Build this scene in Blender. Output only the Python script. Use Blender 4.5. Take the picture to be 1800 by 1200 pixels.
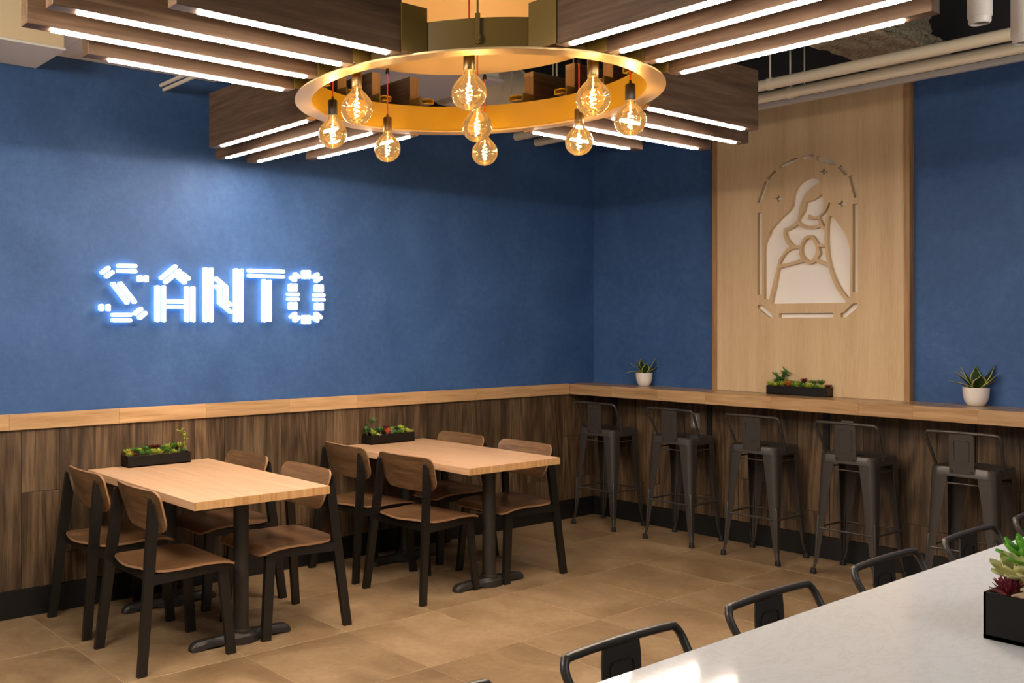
import bpy, bmesh, math, random
from mathutils import Vector, Matrix
random.seed(7)
PI = math.pi
S = bpy.context.scene
C = S.collection
for o in list(bpy.data.objects): bpy.data.objects.remove(o)

# ------------------------------------------------------------------ camera
F, U0, V0 = 1682.056, 509.346, 568.235
TH = 0.95685841
CAM = Vector((-6.50314, -4.93450, 1.54329))
cd = bpy.data.cameras.new('camera'); cam = bpy.data.objects.new('camera', cd); C.objects.link(cam)
cam.location = CAM; cam.rotation_euler = (PI/2, 0, TH - PI/2)
cd.sensor_fit = 'HORIZONTAL'; cd.sensor_width = 36; cd.lens = F/1800*36
cd.shift_x = (900-U0)/1800; cd.shift_y = -(600-V0)/1800
cd.clip_start = 0.02; cd.clip_end = 60
S.camera = cam

# ------------------------------------------------------------------ light
w = bpy.data.worlds.new('world'); S.world = w; w.use_nodes = True
bg = w.node_tree.nodes['Background']; bg.inputs[0].default_value = (1.0, 0.93, 0.86, 1); bg.inputs[1].default_value = 0.26
S.view_settings.view_transform = 'Standard'; S.view_settings.look = 'None'
S.view_settings.gamma = 1; S.view_settings.use_curve_mapping = False
S.view_settings.exposure = 0.0
LED = 128.0        # chandelier strips
FIL = 430.0       # bulb filaments
def area(name, loc, size, power, col, target=None, sy=None, spread=PI):
    l = bpy.data.lights.new(name, 'AREA'); l.energy = power; l.color = col
    l.size = size
    if sy: l.shape = 'RECTANGLE'; l.size_y = sy
    l.spread = spread
    o = bpy.data.objects.new(name, l); C.objects.link(o); o.location = loc
    d = (Vector(target) if target else Vector(loc)-Vector((0, 0, 1))) - Vector(loc)
    o.rotation_euler = d.to_track_quat('-Z', 'Y').to_euler(); return o
def spot(name, loc, target, power, col, ang=60, blend=.6, r=.05):
    l = bpy.data.lights.new(name, 'SPOT'); l.energy = power; l.color = col
    l.spot_size = math.radians(ang); l.spot_blend = blend; l.shadow_soft_size = r
    o = bpy.data.objects.new(name, l); C.objects.link(o); o.location = loc
    o.rotation_euler = (Vector(target)-Vector(loc)).to_track_quat('-Z', 'Y').to_euler(); return o
area('fill_over_bar_table', (-4.6, -6.3, 3.0), 1.8, 24, (.94, .97, 1), sy=.6)  # unseen fill added for the white table and its stool backs
area('fill_dining', (-6.7, -2.4, 2.8), 1.2, 74, (1, .88, .74), (-5.4, -1.4, .9), sy=.6)  # added fill out of view, tilted so the boxed duct brightens too
area('fill_aisle', (-2.0, -4.7, 2.7), 1.0, 15, (1, .88, .76), (-.5, -2.3, 2.6), sy=.5)  # unseen light added to brighten the pipes, sprayed beam and right wall

# ------------------------------------------------------------------ materials
MATS = {}
def nodes(name):
    m = bpy.data.materials.new(name); m.use_nodes = True
    nt = m.node_tree; nt.nodes.clear()
    out = nt.nodes.new('ShaderNodeOutputMaterial'); b = nt.nodes.new('ShaderNodeBsdfPrincipled')
    nt.links.new(b.outputs[0], out.inputs[0]); MATS[name] = m
    return m, nt, b, out
def coord(nt, scale=(1, 1, 1), rand=True):
    tc = nt.nodes.new('ShaderNodeTexCoord'); mp = nt.nodes.new('ShaderNodeMapping')
    mp.inputs['Scale'].default_value = scale
    if rand:
        oi = nt.nodes.new('ShaderNodeObjectInfo'); mu = nt.nodes.new('ShaderNodeMath'); mu.operation = 'MULTIPLY'
        mu.inputs[1].default_value = 37.0; nt.links.new(oi.outputs['Random'], mu.inputs[0])
        nt.links.new(mu.outputs[0], mp.inputs['Location'])
    nt.links.new(tc.outputs['Object'], mp.inputs[0]); return mp
def ramp(nt, stops):
    r = nt.nodes.new('ShaderNodeValToRGB'); e = r.color_ramp.elements
    e[0].position, e[0].color = stops[0][0], (*stops[0][1], 1)
    e[1].position, e[1].color = stops[-1][0], (*stops[-1][1], 1)
    for p, c in stops[1:-1]:
        n = e.new(p); n.color = (*c, 1)
    return r
def noise(nt, src, scale, detail=4, rough=.5, dist=0):
    n = nt.nodes.new('ShaderNodeTexNoise'); n.inputs['Scale'].default_value = scale
    n.inputs['Detail'].default_value = detail; n.inputs['Roughness'].default_value = rough
    n.inputs['Distortion'].default_value = dist
    nt.links.new(src.outputs[0], n.inputs['Vector']); return n
def bump(nt, b, src, strength, dist=.002):
    bp = nt.nodes.new('ShaderNodeBump'); bp.inputs['Strength'].default_value = strength
    bp.inputs['Distance'].default_value = dist
    nt.links.new(src, bp.inputs['Height']); nt.links.new(bp.outputs[0], b.inputs['Normal'])
def varied(nt, b, colsock, amt):
    """small per-object brightness change"""
    oi = nt.nodes.new('ShaderNodeObjectInfo'); mr = nt.nodes.new('ShaderNodeMapRange')
    mr.inputs[3].default_value = 1-amt; mr.inputs[4].default_value = 1+amt
    nt.links.new(oi.outputs['Random'], mr.inputs[0])
    hs = nt.nodes.new('ShaderNodeHueSaturation'); nt.links.new(mr.outputs[0], hs.inputs['Value'])
    nt.links.new(colsock, hs.inputs['Color']); nt.links.new(hs.outputs[0], b.inputs['Base Color'])
def plain(name, col, rough=.5, metal=0, nz=0, spec=.5, coat=0):
    m, nt, b, _ = nodes(name)
    b.inputs['Roughness'].default_value = rough; b.inputs['Metallic'].default_value = metal
    b.inputs['Specular IOR Level'].default_value = spec; b.inputs['Coat Weight'].default_value = coat
    if nz:
        n = noise(nt, coord(nt), nz, 3)
        r = ramp(nt, [(.3, tuple(c*.86 for c in col)), (.7, tuple(min(1, c*1.1) for c in col))])
        nt.links.new(n.outputs[0], r.inputs[0]); nt.links.new(r.outputs[0], b.inputs['Base Color'])
    else: b.inputs['Base Color'].default_value = (*col, 1)
    return m
def wood(name, dark, mid, light, axis, fine=60, rough=.45, amt=.12, wavy=3.0, spec=.4):
    """grain runs along axis ('x','y','z')"""
    m, nt, b, _ = nodes(name)
    st = {'x': (.06, 1, 1), 'y': (1, .06, 1), 'z': (1, 1, .06)}[axis]
    a = coord(nt, st)
    n1 = noise(nt, a, 9, 3, .5, wavy)           # broad figure
    n2 = noise(nt, a, fine, 5, .65, .4)          # pores
    mx = nt.nodes.new('ShaderNodeMath'); mx.operation = 'MULTIPLY_ADD'; mx.inputs[1].default_value = .55
    s2 = nt.nodes.new('ShaderNodeMath'); s2.operation = 'MULTIPLY'; s2.inputs[1].default_value = .45
    nt.links.new(n2.outputs[0], s2.inputs[0]); nt.links.new(n1.outputs[0], mx.inputs[0]); nt.links.new(s2.outputs[0], mx.inputs[2])
    r = ramp(nt, [(.36, dark), (.5, mid), (.64, light)])
    nt.links.new(mx.outputs[0], r.inputs[0]); varied(nt, b, r.outputs[0], amt)
    b.inputs['Roughness'].default_value = rough; b.inputs['Specular IOR Level'].default_value = spec
    bump(nt, b, n2.outputs[0], .12, .001)
    return m
def cathedral(name, dark, mid, light, rough=.5, st=(1, 1, .13), sc=3.2, rings=70, amt=.2, figure=.30):
    """plain-sawn figure: level lines of a stretched noise, plus pores; different on every board"""
    m, nt, b, _ = nodes(name)
    a = coord(nt, st)
    n1 = noise(nt, a, sc, 1.2, .45, .25)
    ml = nt.nodes.new('ShaderNodeMath'); ml.operation = 'MULTIPLY'; ml.inputs[1].default_value = rings; nt.links.new(n1.outputs[0], ml.inputs[0])
    sn = nt.nodes.new('ShaderNodeMath'); sn.operation = 'SINE'; nt.links.new(ml.outputs[0], sn.inputs[0])
    st2 = tuple(v if v == 1 else v*.35 for v in st)
    n2 = noise(nt, coord(nt, st2), 75, 5, .75, .2)
    n3 = noise(nt, a, sc*1.7, 3, .6)
    m1 = nt.nodes.new('ShaderNodeMath'); m1.operation = 'MULTIPLY_ADD'; m1.inputs[1].default_value = figure*.16; m1.inputs[2].default_value = 0.0; nt.links.new(sn.outputs[0], m1.inputs[0])
    m2 = nt.nodes.new('ShaderNodeMath'); m2.operation = 'MULTIPLY_ADD'; m2.inputs[1].default_value = .60
    nt.links.new(n2.outputs[0], m2.inputs[0]); nt.links.new(m1.outputs[0], m2.inputs[2])
    m3 = nt.nodes.new('ShaderNodeMath'); m3.operation = 'MULTIPLY_ADD'; m3.inputs[1].default_value = .40
    nt.links.new(n3.outputs[0], m3.inputs[0]); nt.links.new(m2.outputs[0], m3.inputs[2])
    r = ramp(nt, [(.38, dark), (.49, mid), (.63, light)])
    nt.links.new(m3.outputs[0], r.inputs[0]); varied(nt, b, r.outputs[0], amt)
    b.inputs['Roughness'].default_value = rough
    bump(nt, b, n2.outputs[0], .12, .001)
    return m
def glow(name, col, strength):
    m, nt, b, out = nodes(name)
    b.inputs['Base Color'].default_value = (.8, .8, .8, 1)
    b.inputs['Emission Color'].default_value = (*col, 1); b.inputs['Emission Strength'].default_value = strength
    return m

def mat_blue():
    m, nt, b, _ = nodes('blue_limewash')
    a = coord(nt, (1, 1, 1), False)
    n1 = noise(nt, a, 2.2, 5, .6, .5); n2 = noise(nt, a, 22, 6, .8)
    mx = nt.nodes.new('ShaderNodeMath'); mx.operation = 'MULTIPLY_ADD'; mx.inputs[1].default_value = .5
    s2 = nt.nodes.new('ShaderNodeMath'); s2.operation = 'MULTIPLY'; s2.inputs[1].default_value = .5
    nt.links.new(n2.outputs[0], s2.inputs[0]); nt.links.new(n1.outputs[0], mx.inputs[0]); nt.links.new(s2.outputs[0], mx.inputs[2])
    r = ramp(nt, [(.36, (.027, .076, .205)), (.5, (.037, .098, .255)), (.64, (.052, .126, .305))])
    nt.links.new(mx.outputs[0], r.inputs[0]); nt.links.new(r.outputs[0], b.inputs['Base Color'])
    b.inputs['Roughness'].default_value = .62; b.inputs['Specular IOR Level'].default_value = .35
    bump(nt, b, n2.outputs[0], .1, .002)
mat_blue()
plain('grout_tan', (.42, .30, .18), .8)
cathedral('walnut_plank', (.036, .020, .009), (.082, .049, .024), (.170, .108, .057), sc=4.2)
wood('oak_trim', (.37, .215, .095), (.49, .30, .145), (.57, .37, .19), 'x', 70, .38)
wood('oak_counter', (.29, .165, .075), (.395, .24, .115), (.49, .315, .165), 'y', 70, .27, .14, spec=.5)
cathedral('oak_table', (.54, .315, .170), (.64, .395, .225), (.70, .45, .27), .36, (1, .10, 1), 3, 70, .03, .15)
wood('oak_end', (.42, .22, .085), (.54, .31, .13), (.62, .38, .18), 'z', 40, .5, .05)
wood('oak_panel', (.53, .37, .205), (.61, .44, .255), (.67, .50, .30), 'z', 150, .5, .0, .0)
wood('oak_frame', (.25, .13, .05), (.34, .19, .08), (.42, .25, .11), 'z', 60, .5)
wood('beam_end', (.45, .24, .10), (.55, .31, .13), (.65, .38, .18), 'z', 60, .5, .05)
wood('beam_wood_x', (.085, .045, .024), (.13, .075, .042), (.19, .115, .068), 'x', 70, .5, .08)
wood('beam_wood_y', (.085, .045, .024), (.13, .075, .042), (.19, .115, .068), 'y', 70, .5, .08)
cathedral('seat_ply_x', (.11, .054, .022), (.168, .088, .040), (.235, .132, .064), .28, (.16, 1, 1), 3, 60, .05, .2)
cathedral('seat_ply_y', (.108, .054, .023), (.162, .088, .041), (.228, .130, .064), .30, (1, .16, 1), 3, 60, .05, .2)
plain('ply_edge', (.30, .165, .08), .5)
plain('black_base', (.007, .007, .007), .42)
plain('chair_black', (.009, .008, .007), .34)
plain('table_iron', (.030, .026, .023), .42, .2)
plain('stool_gunmetal', (.062, .055, .049), .36, .4)
plain('rubber', (.010, .010, .010), .7)
plain('planter_black', (.006, .005, .004), .42, 0, 0, .3)
plain('pebbles', (.34, .24, .15), .8, 0, 90)
plain('quartz', (.60, .61, .61), .06)
plain('white_ceramic', (.78, .72, .66), .3)
plain('soil', (.10, .05, .03), .9, 0, 80)
plain('white_paint', (.86, .84, .78), .5)
plain('beige_paint', (.80, .64, .40), .6)
plain('pipe_cream', (.80, .72, .56), .5)
plain('deck_dark', (.020, .022, .028), .8)
plain('fixture_white', (.70, .68, .66), .4)
plain('lens_black', (.01, .01, .01), .2)
plain('grille_dark', (.10, .085, .07), .6)
plain('gold_paint', (.47, .28, .012), .42)
plain('bronze_flange', (.80, .56, .27), .36, .55)
plain('disc_gold', (.72, .52, .26), .5)
plain('olive_shaded_gold', (.20, .125, .02), .5)  # the ring's gold with shade put into the colour; also tabs and shackles
plain('socket_brass', (.16, .11, .045), .32, .75)
plain('socket_black', (.014, .012, .01), .45)
plain('cord_red', (.75, .07, .025), .55)
plain('steel', (.62, .62, .62), .3, .9)
plain('white_backer', (.88, .85, .80), .6)
plain('leaf_lime', (.36, .44, .05), .42, 0, 30)
plain('leaf_green', (.075, .20, .035), .42, 0, 30)
plain('leaf_dark', (.030, .085, .030), .42, 0, 30)
plain('leaf_blue', (.16, .27, .17), .42, 0, 30)
plain('leaf_red', (.52, .075, .03), .42, 0, 30)
plain('leaf_maroon', (.12, .014, .018), .42, 0, 30)
plain('leaf_wine', (.25, .035, .055), .42, 0, 30)
plain('leaf_cream', (.62, .60, .28), .42, 0, 30)
plain('leaf_bright', (.13, .42, .03), .35, 0, 20)
plain('snake_green', (.013, .038, .007), .35, 0, 30)
plain('snake_edge', (.44, .42, .10), .4)
glow('led_strip', (1.0, .84, .70), LED)
glow('filament_glow', (1.0, .68, .36), FIL)
glow('sign_tube', (.80, .95, 1.0), 1.25)
glow('sign_side', (.42, .72, 1.0), .85)
glow('sign_back', (.45, .78, 1.0), 7.0)

def mat_floor():
    m, nt, b, _ = nodes('concrete_tile')
    a = coord(nt)
    n1 = noise(nt, a, 2.4, 7, .62, .8); n2 = noise(nt, a, 30, 5, .7)
    mx = nt.nodes.new('ShaderNodeMath'); mx.operation = 'MULTIPLY_ADD'; mx.inputs[1].default_value = .72
    s2 = nt.nodes.new('ShaderNodeMath'); s2.operation = 'MULTIPLY'; s2.inputs[1].default_value = .28
    nt.links.new(n2.outputs[0], s2.inputs[0]); nt.links.new(n1.outputs[0], mx.inputs[0]); nt.links.new(s2.outputs[0], mx.inputs[2])
    r = ramp(nt, [(.36, (.18, .113, .056)), (.5, (.262, .172, .090)), (.64, (.35, .245, .138))])
    nt.links.new(mx.outputs[0], r.inputs[0]); varied(nt, b, r.outputs[0], .07)
    b.inputs['Roughness'].default_value = .42; b.inputs['Specular IOR Level'].default_value = .4
    bump(nt, b, n2.outputs[0], .06, .001)
mat_floor()
def mat_spray():
    m, nt, b, _ = nodes('sprayed_fireproofing')
    a = coord(nt, (1, 1, 1), False)
    n = noise(nt, a, 45, 6, .75)
    r = ramp(nt, [(.33, (.30, .23, .14)), (.55, (.80, .70, .50))])
    nt.links.new(n.outputs[0], r.inputs[0]); nt.links.new(r.outputs[0], b.inputs['Base Color'])
    b.inputs['Roughness'].default_value = .95; bump(nt, b, n.outputs[0], 1, .03)
mat_spray()
def mat_quartz():
    m = MATS['quartz']; nt = m.node_tree; b = [n for n in nt.nodes if n.type == 'BSDF_PRINCIPLED'][0]
    n = noise(nt, coord(nt, (1, 2.2, 1), False), 5, 8, .7, 2.5)
    r = ramp(nt, [(.46, (.71, .725, .735)), (.5, (.66, .665, .665)), (.53, (.71, .725, .735))])
    nt.links.new(n.outputs[0], r.inputs[0]); nt.links.new(r.outputs[0], b.inputs['Base Color'])
mat_quartz()
def mat_glass():
    m, nt, b, out = nodes('amber_glass'); nt.nodes.remove(b)
    tr = nt.nodes.new('ShaderNodeBsdfTransparent'); tr.inputs[0].default_value = (1.0, .90, .68, 1)
    gl = nt.nodes.new('ShaderNodeBsdfGlossy'); gl.inputs['Roughness'].default_value = .03; gl.inputs[0].default_value = (1, .9, .7, 1)
    fr = nt.nodes.new('ShaderNodeFresnel'); fr.inputs[0].default_value = 1.5
    mx = nt.nodes.new('ShaderNodeMixShader')
    nt.links.new(fr.outputs[0], mx.inputs[0]); nt.links.new(tr.outputs[0], mx.inputs[1]); nt.links.new(gl.outputs[0], mx.inputs[2])
    tl = nt.nodes.new('ShaderNodeBsdfTranslucent'); tl.inputs[0].default_value = (1.0, .72, .36, 1)
    m2 = nt.nodes.new('ShaderNodeMixShader'); m2.inputs[0].default_value = .025     # faint amber film that catches the filament's light
    nt.links.new(mx.outputs[0], m2.inputs[1]); nt.links.new(tl.outputs[0], m2.inputs[2])
    nt.links.new(m2.outputs[0], out.inputs[0])
mat_glass()

# ------------------------------------------------------------------ mesh builder
class MB:
    def __init__(s): s.v = []; s.f = []; s.mi = []
    def add(s, vs, fs, m=0):
        k = len(s.v); s.v += [tuple(v) for v in vs]; s.f += [tuple(i+k for i in f) for f in fs]; s.mi += [m]*len(fs); return s
    def bm(s, bm, M=None, m=0):
        bm.verts.index_update()
        s.add([(M @ v.co if M else v.co) for v in bm.verts], [[v.index for v in f.verts] for f in bm.faces], m); bm.free(); return s
    def box(s, c, d, bev=0, M=None, seg=1, m=0):
        b = bmesh.new(); bmesh.ops.create_cube(b, size=1)
        bmesh.ops.scale(b, vec=d, verts=b.verts)
        if bev: bmesh.ops.bevel(b, geom=b.edges[:], offset=bev, segments=seg, affect='EDGES', profile=.5)
        T = Matrix.Translation(c)
        return s.bm(b, (M @ T) if M else T, m)
    def prism(s, poly, fn, t0, t1, m=0):
        """poly of (a,b); fn(a,b,t)->xyz"""
        n = len(poly)
        vs = [fn(a, b, t0) for a, b in poly]+[fn(a, b, t1) for a, b in poly]
        fs = [tuple(range(n-1, -1, -1)), tuple(range(n, 2*n))]+[(i, (i+1) % n, n+(i+1) % n, n+i) for i in range(n)]
        return s.add(vs, fs, m)
    def tube(s, pts, r, seg=8, closed=False, cap=True, m=0):
        pts = [Vector(p) for p in pts]; n = len(pts); vs = []; fs = []
        rr = r if isinstance(r, (list, tuple)) else [r]*n
        up = None
        for i, p in enumerate(pts):
            if closed: t = pts[(i+1) % n]-pts[i-1]
            else: t = pts[min(i+1, n-1)]-pts[max(i-1, 0)]
            t.normalize()
            if up is None:
                up = Vector((0, 0, 1)) if abs(t.z) < .9 else Vector((1, 0, 0))
            a = (up-t*up.dot(t)).normalized(); up = a; b = t.cross(a)
            for k in range(seg):
                an = 2*PI*k/seg; vs.append(p+(a*math.cos(an)+b*math.sin(an))*rr[i])
        for i in range(n if closed else n-1):
            j = (i+1) % n
            for k in range(seg):
                l = (k+1) % seg; fs.append((i*seg+k, i*seg+l, j*seg+l, j*seg+k))
        if cap and not closed:
            fs.append(tuple(range(seg-1, -1, -1))); fs.append(tuple((n-1)*seg+k for k in range(seg)))
        return s.add(vs, fs, m)
    def lathe(s, prof, seg=24, c=(0, 0, 0), m=0):
        vs = []; fs = []; n = len(prof)
        for r, z in prof:
            for k in range(seg):
                a = 2*PI*k/seg; vs.append((c[0]+r*math.cos(a), c[1]+r*math.sin(a), c[2]+z))
        for i in range(n-1):
            for k in range(seg):
                l = (k+1) % seg; fs.append((i*seg+k, i*seg+l, (i+1)*seg+l, (i+1)*seg+k))
        if prof[0][0] > 1e-6 and prof[0] != prof[-1]:
            pass
        return s.add(vs, fs, m)
    def plate(s, fn, nu, nv, th, m=0, me=None):
        """closed thin plate from fn(u,v)->(pos, normal)"""
        vs = []; fs = []
        for side in (.5, -.5):
            for i in range(nu+1):
                for j in range(nv+1):
                    p, n = fn(i/nu, j/nv); vs.append(Vector(p)+Vector(n)*th*side)
        K = (nu+1)*(nv+1); ix = lambda i, j: i*(nv+1)+j
        for i in range(nu):
            for j in range(nv):
                fs.append((ix(i, j), ix(i+1, j), ix(i+1, j+1), ix(i, j+1)))
                fs.append((K+ix(i, j), K+ix(i, j+1), K+ix(i+1, j+1), K+ix(i+1, j)))
        s.add(vs, fs, m); base = len(s.v)-len(vs); rim = []
        per = [ix(i, 0) for i in range(nu)]+[ix(nu, j) for j in range(nv)]+[ix(i, nv) for i in range(nu, 0, -1)]+[ix(0, j) for j in range(nv, 0, -1)]
        for a, b in zip(per, per[1:]+per[:1]): rim.append((base+b, base+a, base+K+a, base+K+b))
        s.f += rim; s.mi += [m if me is None else me]*len(rim)
        return s
    def mesh(s, name, mats, smooth=.6):
        me = bpy.data.meshes.new(name); me.from_pydata(s.v, [], s.f)
        for mm in (mats if isinstance(mats, (list, tuple)) else [mats]): me.materials.append(MATS[mm])
        me.polygons.foreach_set('material_index', s.mi)
        b = bmesh.new(); b.from_mesh(me); bmesh.ops.recalc_face_normals(b, faces=b.faces); b.to_mesh(me); b.free()
        if smooth:
            me.shade_smooth(); me.set_sharp_from_angle(angle=smooth)
        return me
    def build(s, name, mats, parent=None, loc=(0, 0, 0), smooth=.6):
        return put(name, s.mesh(name, mats, smooth), parent, loc)
def put(name, me, parent=None, loc=(0, 0, 0), rot=None):
    o = bpy.data.objects.new(name, me); C.objects.link(o); o.location = loc; o.parent = parent
    if rot: o.rotation_euler = rot
    return o
def tag(o, label=None, cat=None, group=None, kind=None):
    for k, v in (('label', label), ('category', cat), ('group', group), ('kind', kind)):
        if v: o[k] = v
    return o
def thing(name, label, cat, loc=(0, 0, 0), rz=0, group=None):
    o = bpy.data.objects.new(name, None); C.objects.link(o); o.location = loc; o.rotation_euler = (0, 0, rz)
    o.empty_display_size = .1
    return tag(o, label, cat, group)
def copy_tree(o, parent=None):
    c = o.copy(); C.objects.link(c); c.parent = parent
    for ch in o.children: copy_tree(ch, c)
    return c
def struct(name, mb, mat, parent=None, loc=(0, 0, 0)):
    o = mb.build(name, mat, parent, loc); tag(o, kind='structure'); return o

def back(u, v, axis, val):
    """where a sight line to (u,v) of the photograph meets the plane axis=val (used for flat art on the walls)"""
    fw = Vector((math.cos(TH), math.sin(TH), 0)); r = Vector((math.sin(TH), -math.cos(TH), 0))
    d = fw+r*((u-U0)/F)+Vector((0, 0, 1))*((V0-v)/F)
    return CAM+d*((val-CAM[axis])/d[axis])

# ------------------------------------------------------------------ shell
XL, YB, HC, HD = -7.4, -7.0, 3.05, 4.1
fl = struct('floor', MB().box(((XL)/2, YB/2, -.0315), (-XL+.2, -YB+.2, .06)), 'grout_tan')
tm = MB().box((0, 0, 0), (.5975, .5975, .012), .0012).mesh('tile', 'concrete_tile', .3)
def edges(lo, hi, first, step):
    e = [hi]; x = first
    while x > lo: e.append(x); x -= step
    e.append(lo); return e
xe = edges(XL, 0, -.505, .6015); ye = edges(YB, 0, -.5825, .6005)
full = {}
for i in range(len(xe)-1):
    for j in range(len(ye)-1):
        sx, sy = xe[i]-xe[i+1]-.0035, ye[j]-ye[j+1]-.0035
        key = (round(sx, 3), round(sy, 3))
        if key not in full: full[key] = MB().box((0, 0, 0), (sx, sy, .012), .0012).mesh('tile', 'concrete_tile', .3)
        put('tile', full[key], fl, ((xe[i]+xe[i+1])/2, (ye[j]+ye[j+1])/2, -.006))
wl = struct('wall_left', MB().box((XL/2, .06, HD/2), (-XL+.24, .12, HD)), 'blue_limewash')
wr = struct('wall_right', MB().box((.06, YB/2, HD/2), (.12, -YB, HD)), 'blue_limewash')
struct('ceiling', MB().box((XL/2, YB/2, HD+.04), (-XL+.24, -YB+.24, .08)), 'deck_dark')
tag(MB().box((-.002, YB/2, (3.06+HD)/2), (.004, -YB-.01, HD-3.062)).build('upper_shade_sheet', 'deck_dark', wr, smooth=0), 'black sheet standing for shade on the upper blue wall')  # thin sheet over the blue wall, its black stands for missing light
tag(MB().box((XL/2, -.002, (3.06+HD)/2), (-XL-.01, .004, HD-3.062)).build('upper_shade_sheet', 'deck_dark', wl, smooth=0), 'black sheet standing for shade on the upper blue wall')  # the same dark sheet on the left wall, shade put in as colour
# walnut plank wainscot: one object per plank
T = .012; Z0, Z1 = .147, .986
struct('backing_board', MB().box((XL/2, -.004, (Z0+Z1)/2), (-XL, .006, Z1-Z0)), 'grout_tan', wl)
struct('backing_board', MB().box((-.004, YB/2, (Z0+Z1)/2), (.006, -YB, Z1-Z0)), 'grout_tan', wr)
jl = [.326, .650, None, .326, None, .43, .65, .27, None, .43, .27, .65, .35, .432, .27, .55, .31, .65, .42, .3, None, .31, .652, None, .4]
jr = [.59, None, .318, .62, .293, None, .45, .6, .30, None, .65, .314, .29, .6]
pl_cache = {}
def plank(parent, axis, a0, a1, z0, z1):
    wd, h = abs(a1-a0)-.003, z1-z0-.003
    key = (axis, round(wd, 4), round(h, 4))
    if key not in pl_cache:
        d = (wd, .008, h) if axis == 'x' else (.008, wd, h)
        pl_cache[key] = MB().box((0, 0, 0), d, .001).mesh('plank', 'walnut_plank' if axis == 'x' else 'walnut_plank_y', .3)
    c = ((a0+a1)/2, -.011, (z0+z1)/2) if axis == 'x' else (-.011, (a0+a1)/2, (z0+z1)/2)
    put('plank', pl_cache[key], parent, c)
def rotmat():
    # the same walnut print for planks that lie in the y direction
    m = MATS['walnut_plank'].copy(); m.name = 'walnut_plank_y'; MATS['walnut_plank_y'] = m
rotmat()
for axis, par, js, end in (('x', wl, jl, XL), ('y', wr, jr, YB)):
    a, k = -.012, 0
    while a > end:
        b = max(-.195-.2075*k, end); z = js[k % len(js)]
        if z: plank(par, axis, a, b, Z0, z); plank(par, axis, a, b, z, Z1)
        else: plank(par, axis, a, b, Z0, Z1)
        a = b; k += 1
struct('baseboard_left', MB().box((XL/2-.01, -.009, Z0/2), (-XL-.02, .018, Z0-.002), .001), 'black_base')
struct('baseboard_right', MB().box((-.009, YB/2-.01, Z0/2), (.018, -YB-.02, Z0-.002), .001), 'black_base')
# oak ledge along the left wall, board after board
tr = struct('trim_1', MB().box((XL/2-.18, -.009, 1.0275), (-XL-.38, .014, .07)), 'oak_frame')
a = -.352
for i, ln in enumerate([.46, .57, .5, .62, .55, .6, .56, .62, .6, .58, .6, .6, .6, .6]):
    e = max(a-ln, XL)
    MB().box(((a+e)/2, -.0215, 1.0275), (abs(a-e)-.001, .025, .083), .0012).build('board', 'oak_trim', tr, smooth=.3)
    a = e
    if a <= XL: break
# bar counter along the right wall
ct = thing('bar_counter', 'long butcher block oak bar counter fixed along the right blue wall', 'counter', (0, 0, .986))
stv = [-.0, -.42, -.809, -1.18, -1.642, -2.177, -2.475, -2.802, -3.3, -3.8, -4.3, -4.9, -5.5, -6.2, YB]
for i in range(len(stv)-1):
    for row in range(4):     # four staves deep, ends staggered behind the front row
        off = 0 if row == 0 else (.17, .33, .08)[row-1]
        y0 = stv[i]-(off if i else 0); y1 = stv[i+1]-(off if i < len(stv)-2 else 0)
        x0 = -.345+row*.0862
        if row == 3: x1 = -.0005
        else: x1 = x0+.0862
        mb = MB().box(((x0+x1)/2, (y0+y1)/2, .0405), (x1-x0-.0003, abs(y1-y0)-.0006, .081), .0008)
        mb.build('board', 'oak_counter', ct, smooth=.3)
for y in (-.211, -1.018, -1.836, -2.66, -3.5, -4.35):
    mb = MB().box((-.024, y, -.135), (.008, .036, .268), .001).box((-.15, y, -.005), (.25, .036, .008), .001)
    for z in (-.07, -.13, -.2): mb.lathe([(0, 0), (.006, 0), (.006, .004), (0, .004)], 8, (0, 0, 0)) if 0 else mb.box((-.029, y, z), (.004, .009, .009), .002)
    tag(mb.build('bracket', 'black_base', ct), 'black flat steel support bracket')
# outlets under the counter
for (y, z, lab) in ((-.905, .828, 'steel faced power outlet on the planks behind the second bar stool'),
                    (-1.965, .86, 'steel faced power outlet just under the counter behind the fourth bar stool')):
    t = thing('power_outlet', lab, 'outlet', (-.0155, y, z))
    MB().box((-.002, 0, 0), (.004, .072, .115), .0015).build('cover_plate', 'steel', t)
    for dz in (-.024, .024):
        s = MB().box((-.0045, 0, dz), (.003, .034, .036), .001).build('socket', 'white_paint', t)
    MB().box((-.005, 0, 0), (.002, .006, .006), .001).build('screw', 'steel', t)
# access panel, faint in the paint
ap = struct('trim_3', MB().box((-.002, -.60, 2.82), (.004, .70, .42), .001), 'blue_limewash')
tag(ap, 'blue painted access panel high on the right wall beside the wood panel')
for dy in (-.25, .05): MB().box((-.005, -.60+dy, 2.645), (.003, .008, .008), .001).build('screw', 'blue_limewash', ap)

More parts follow.
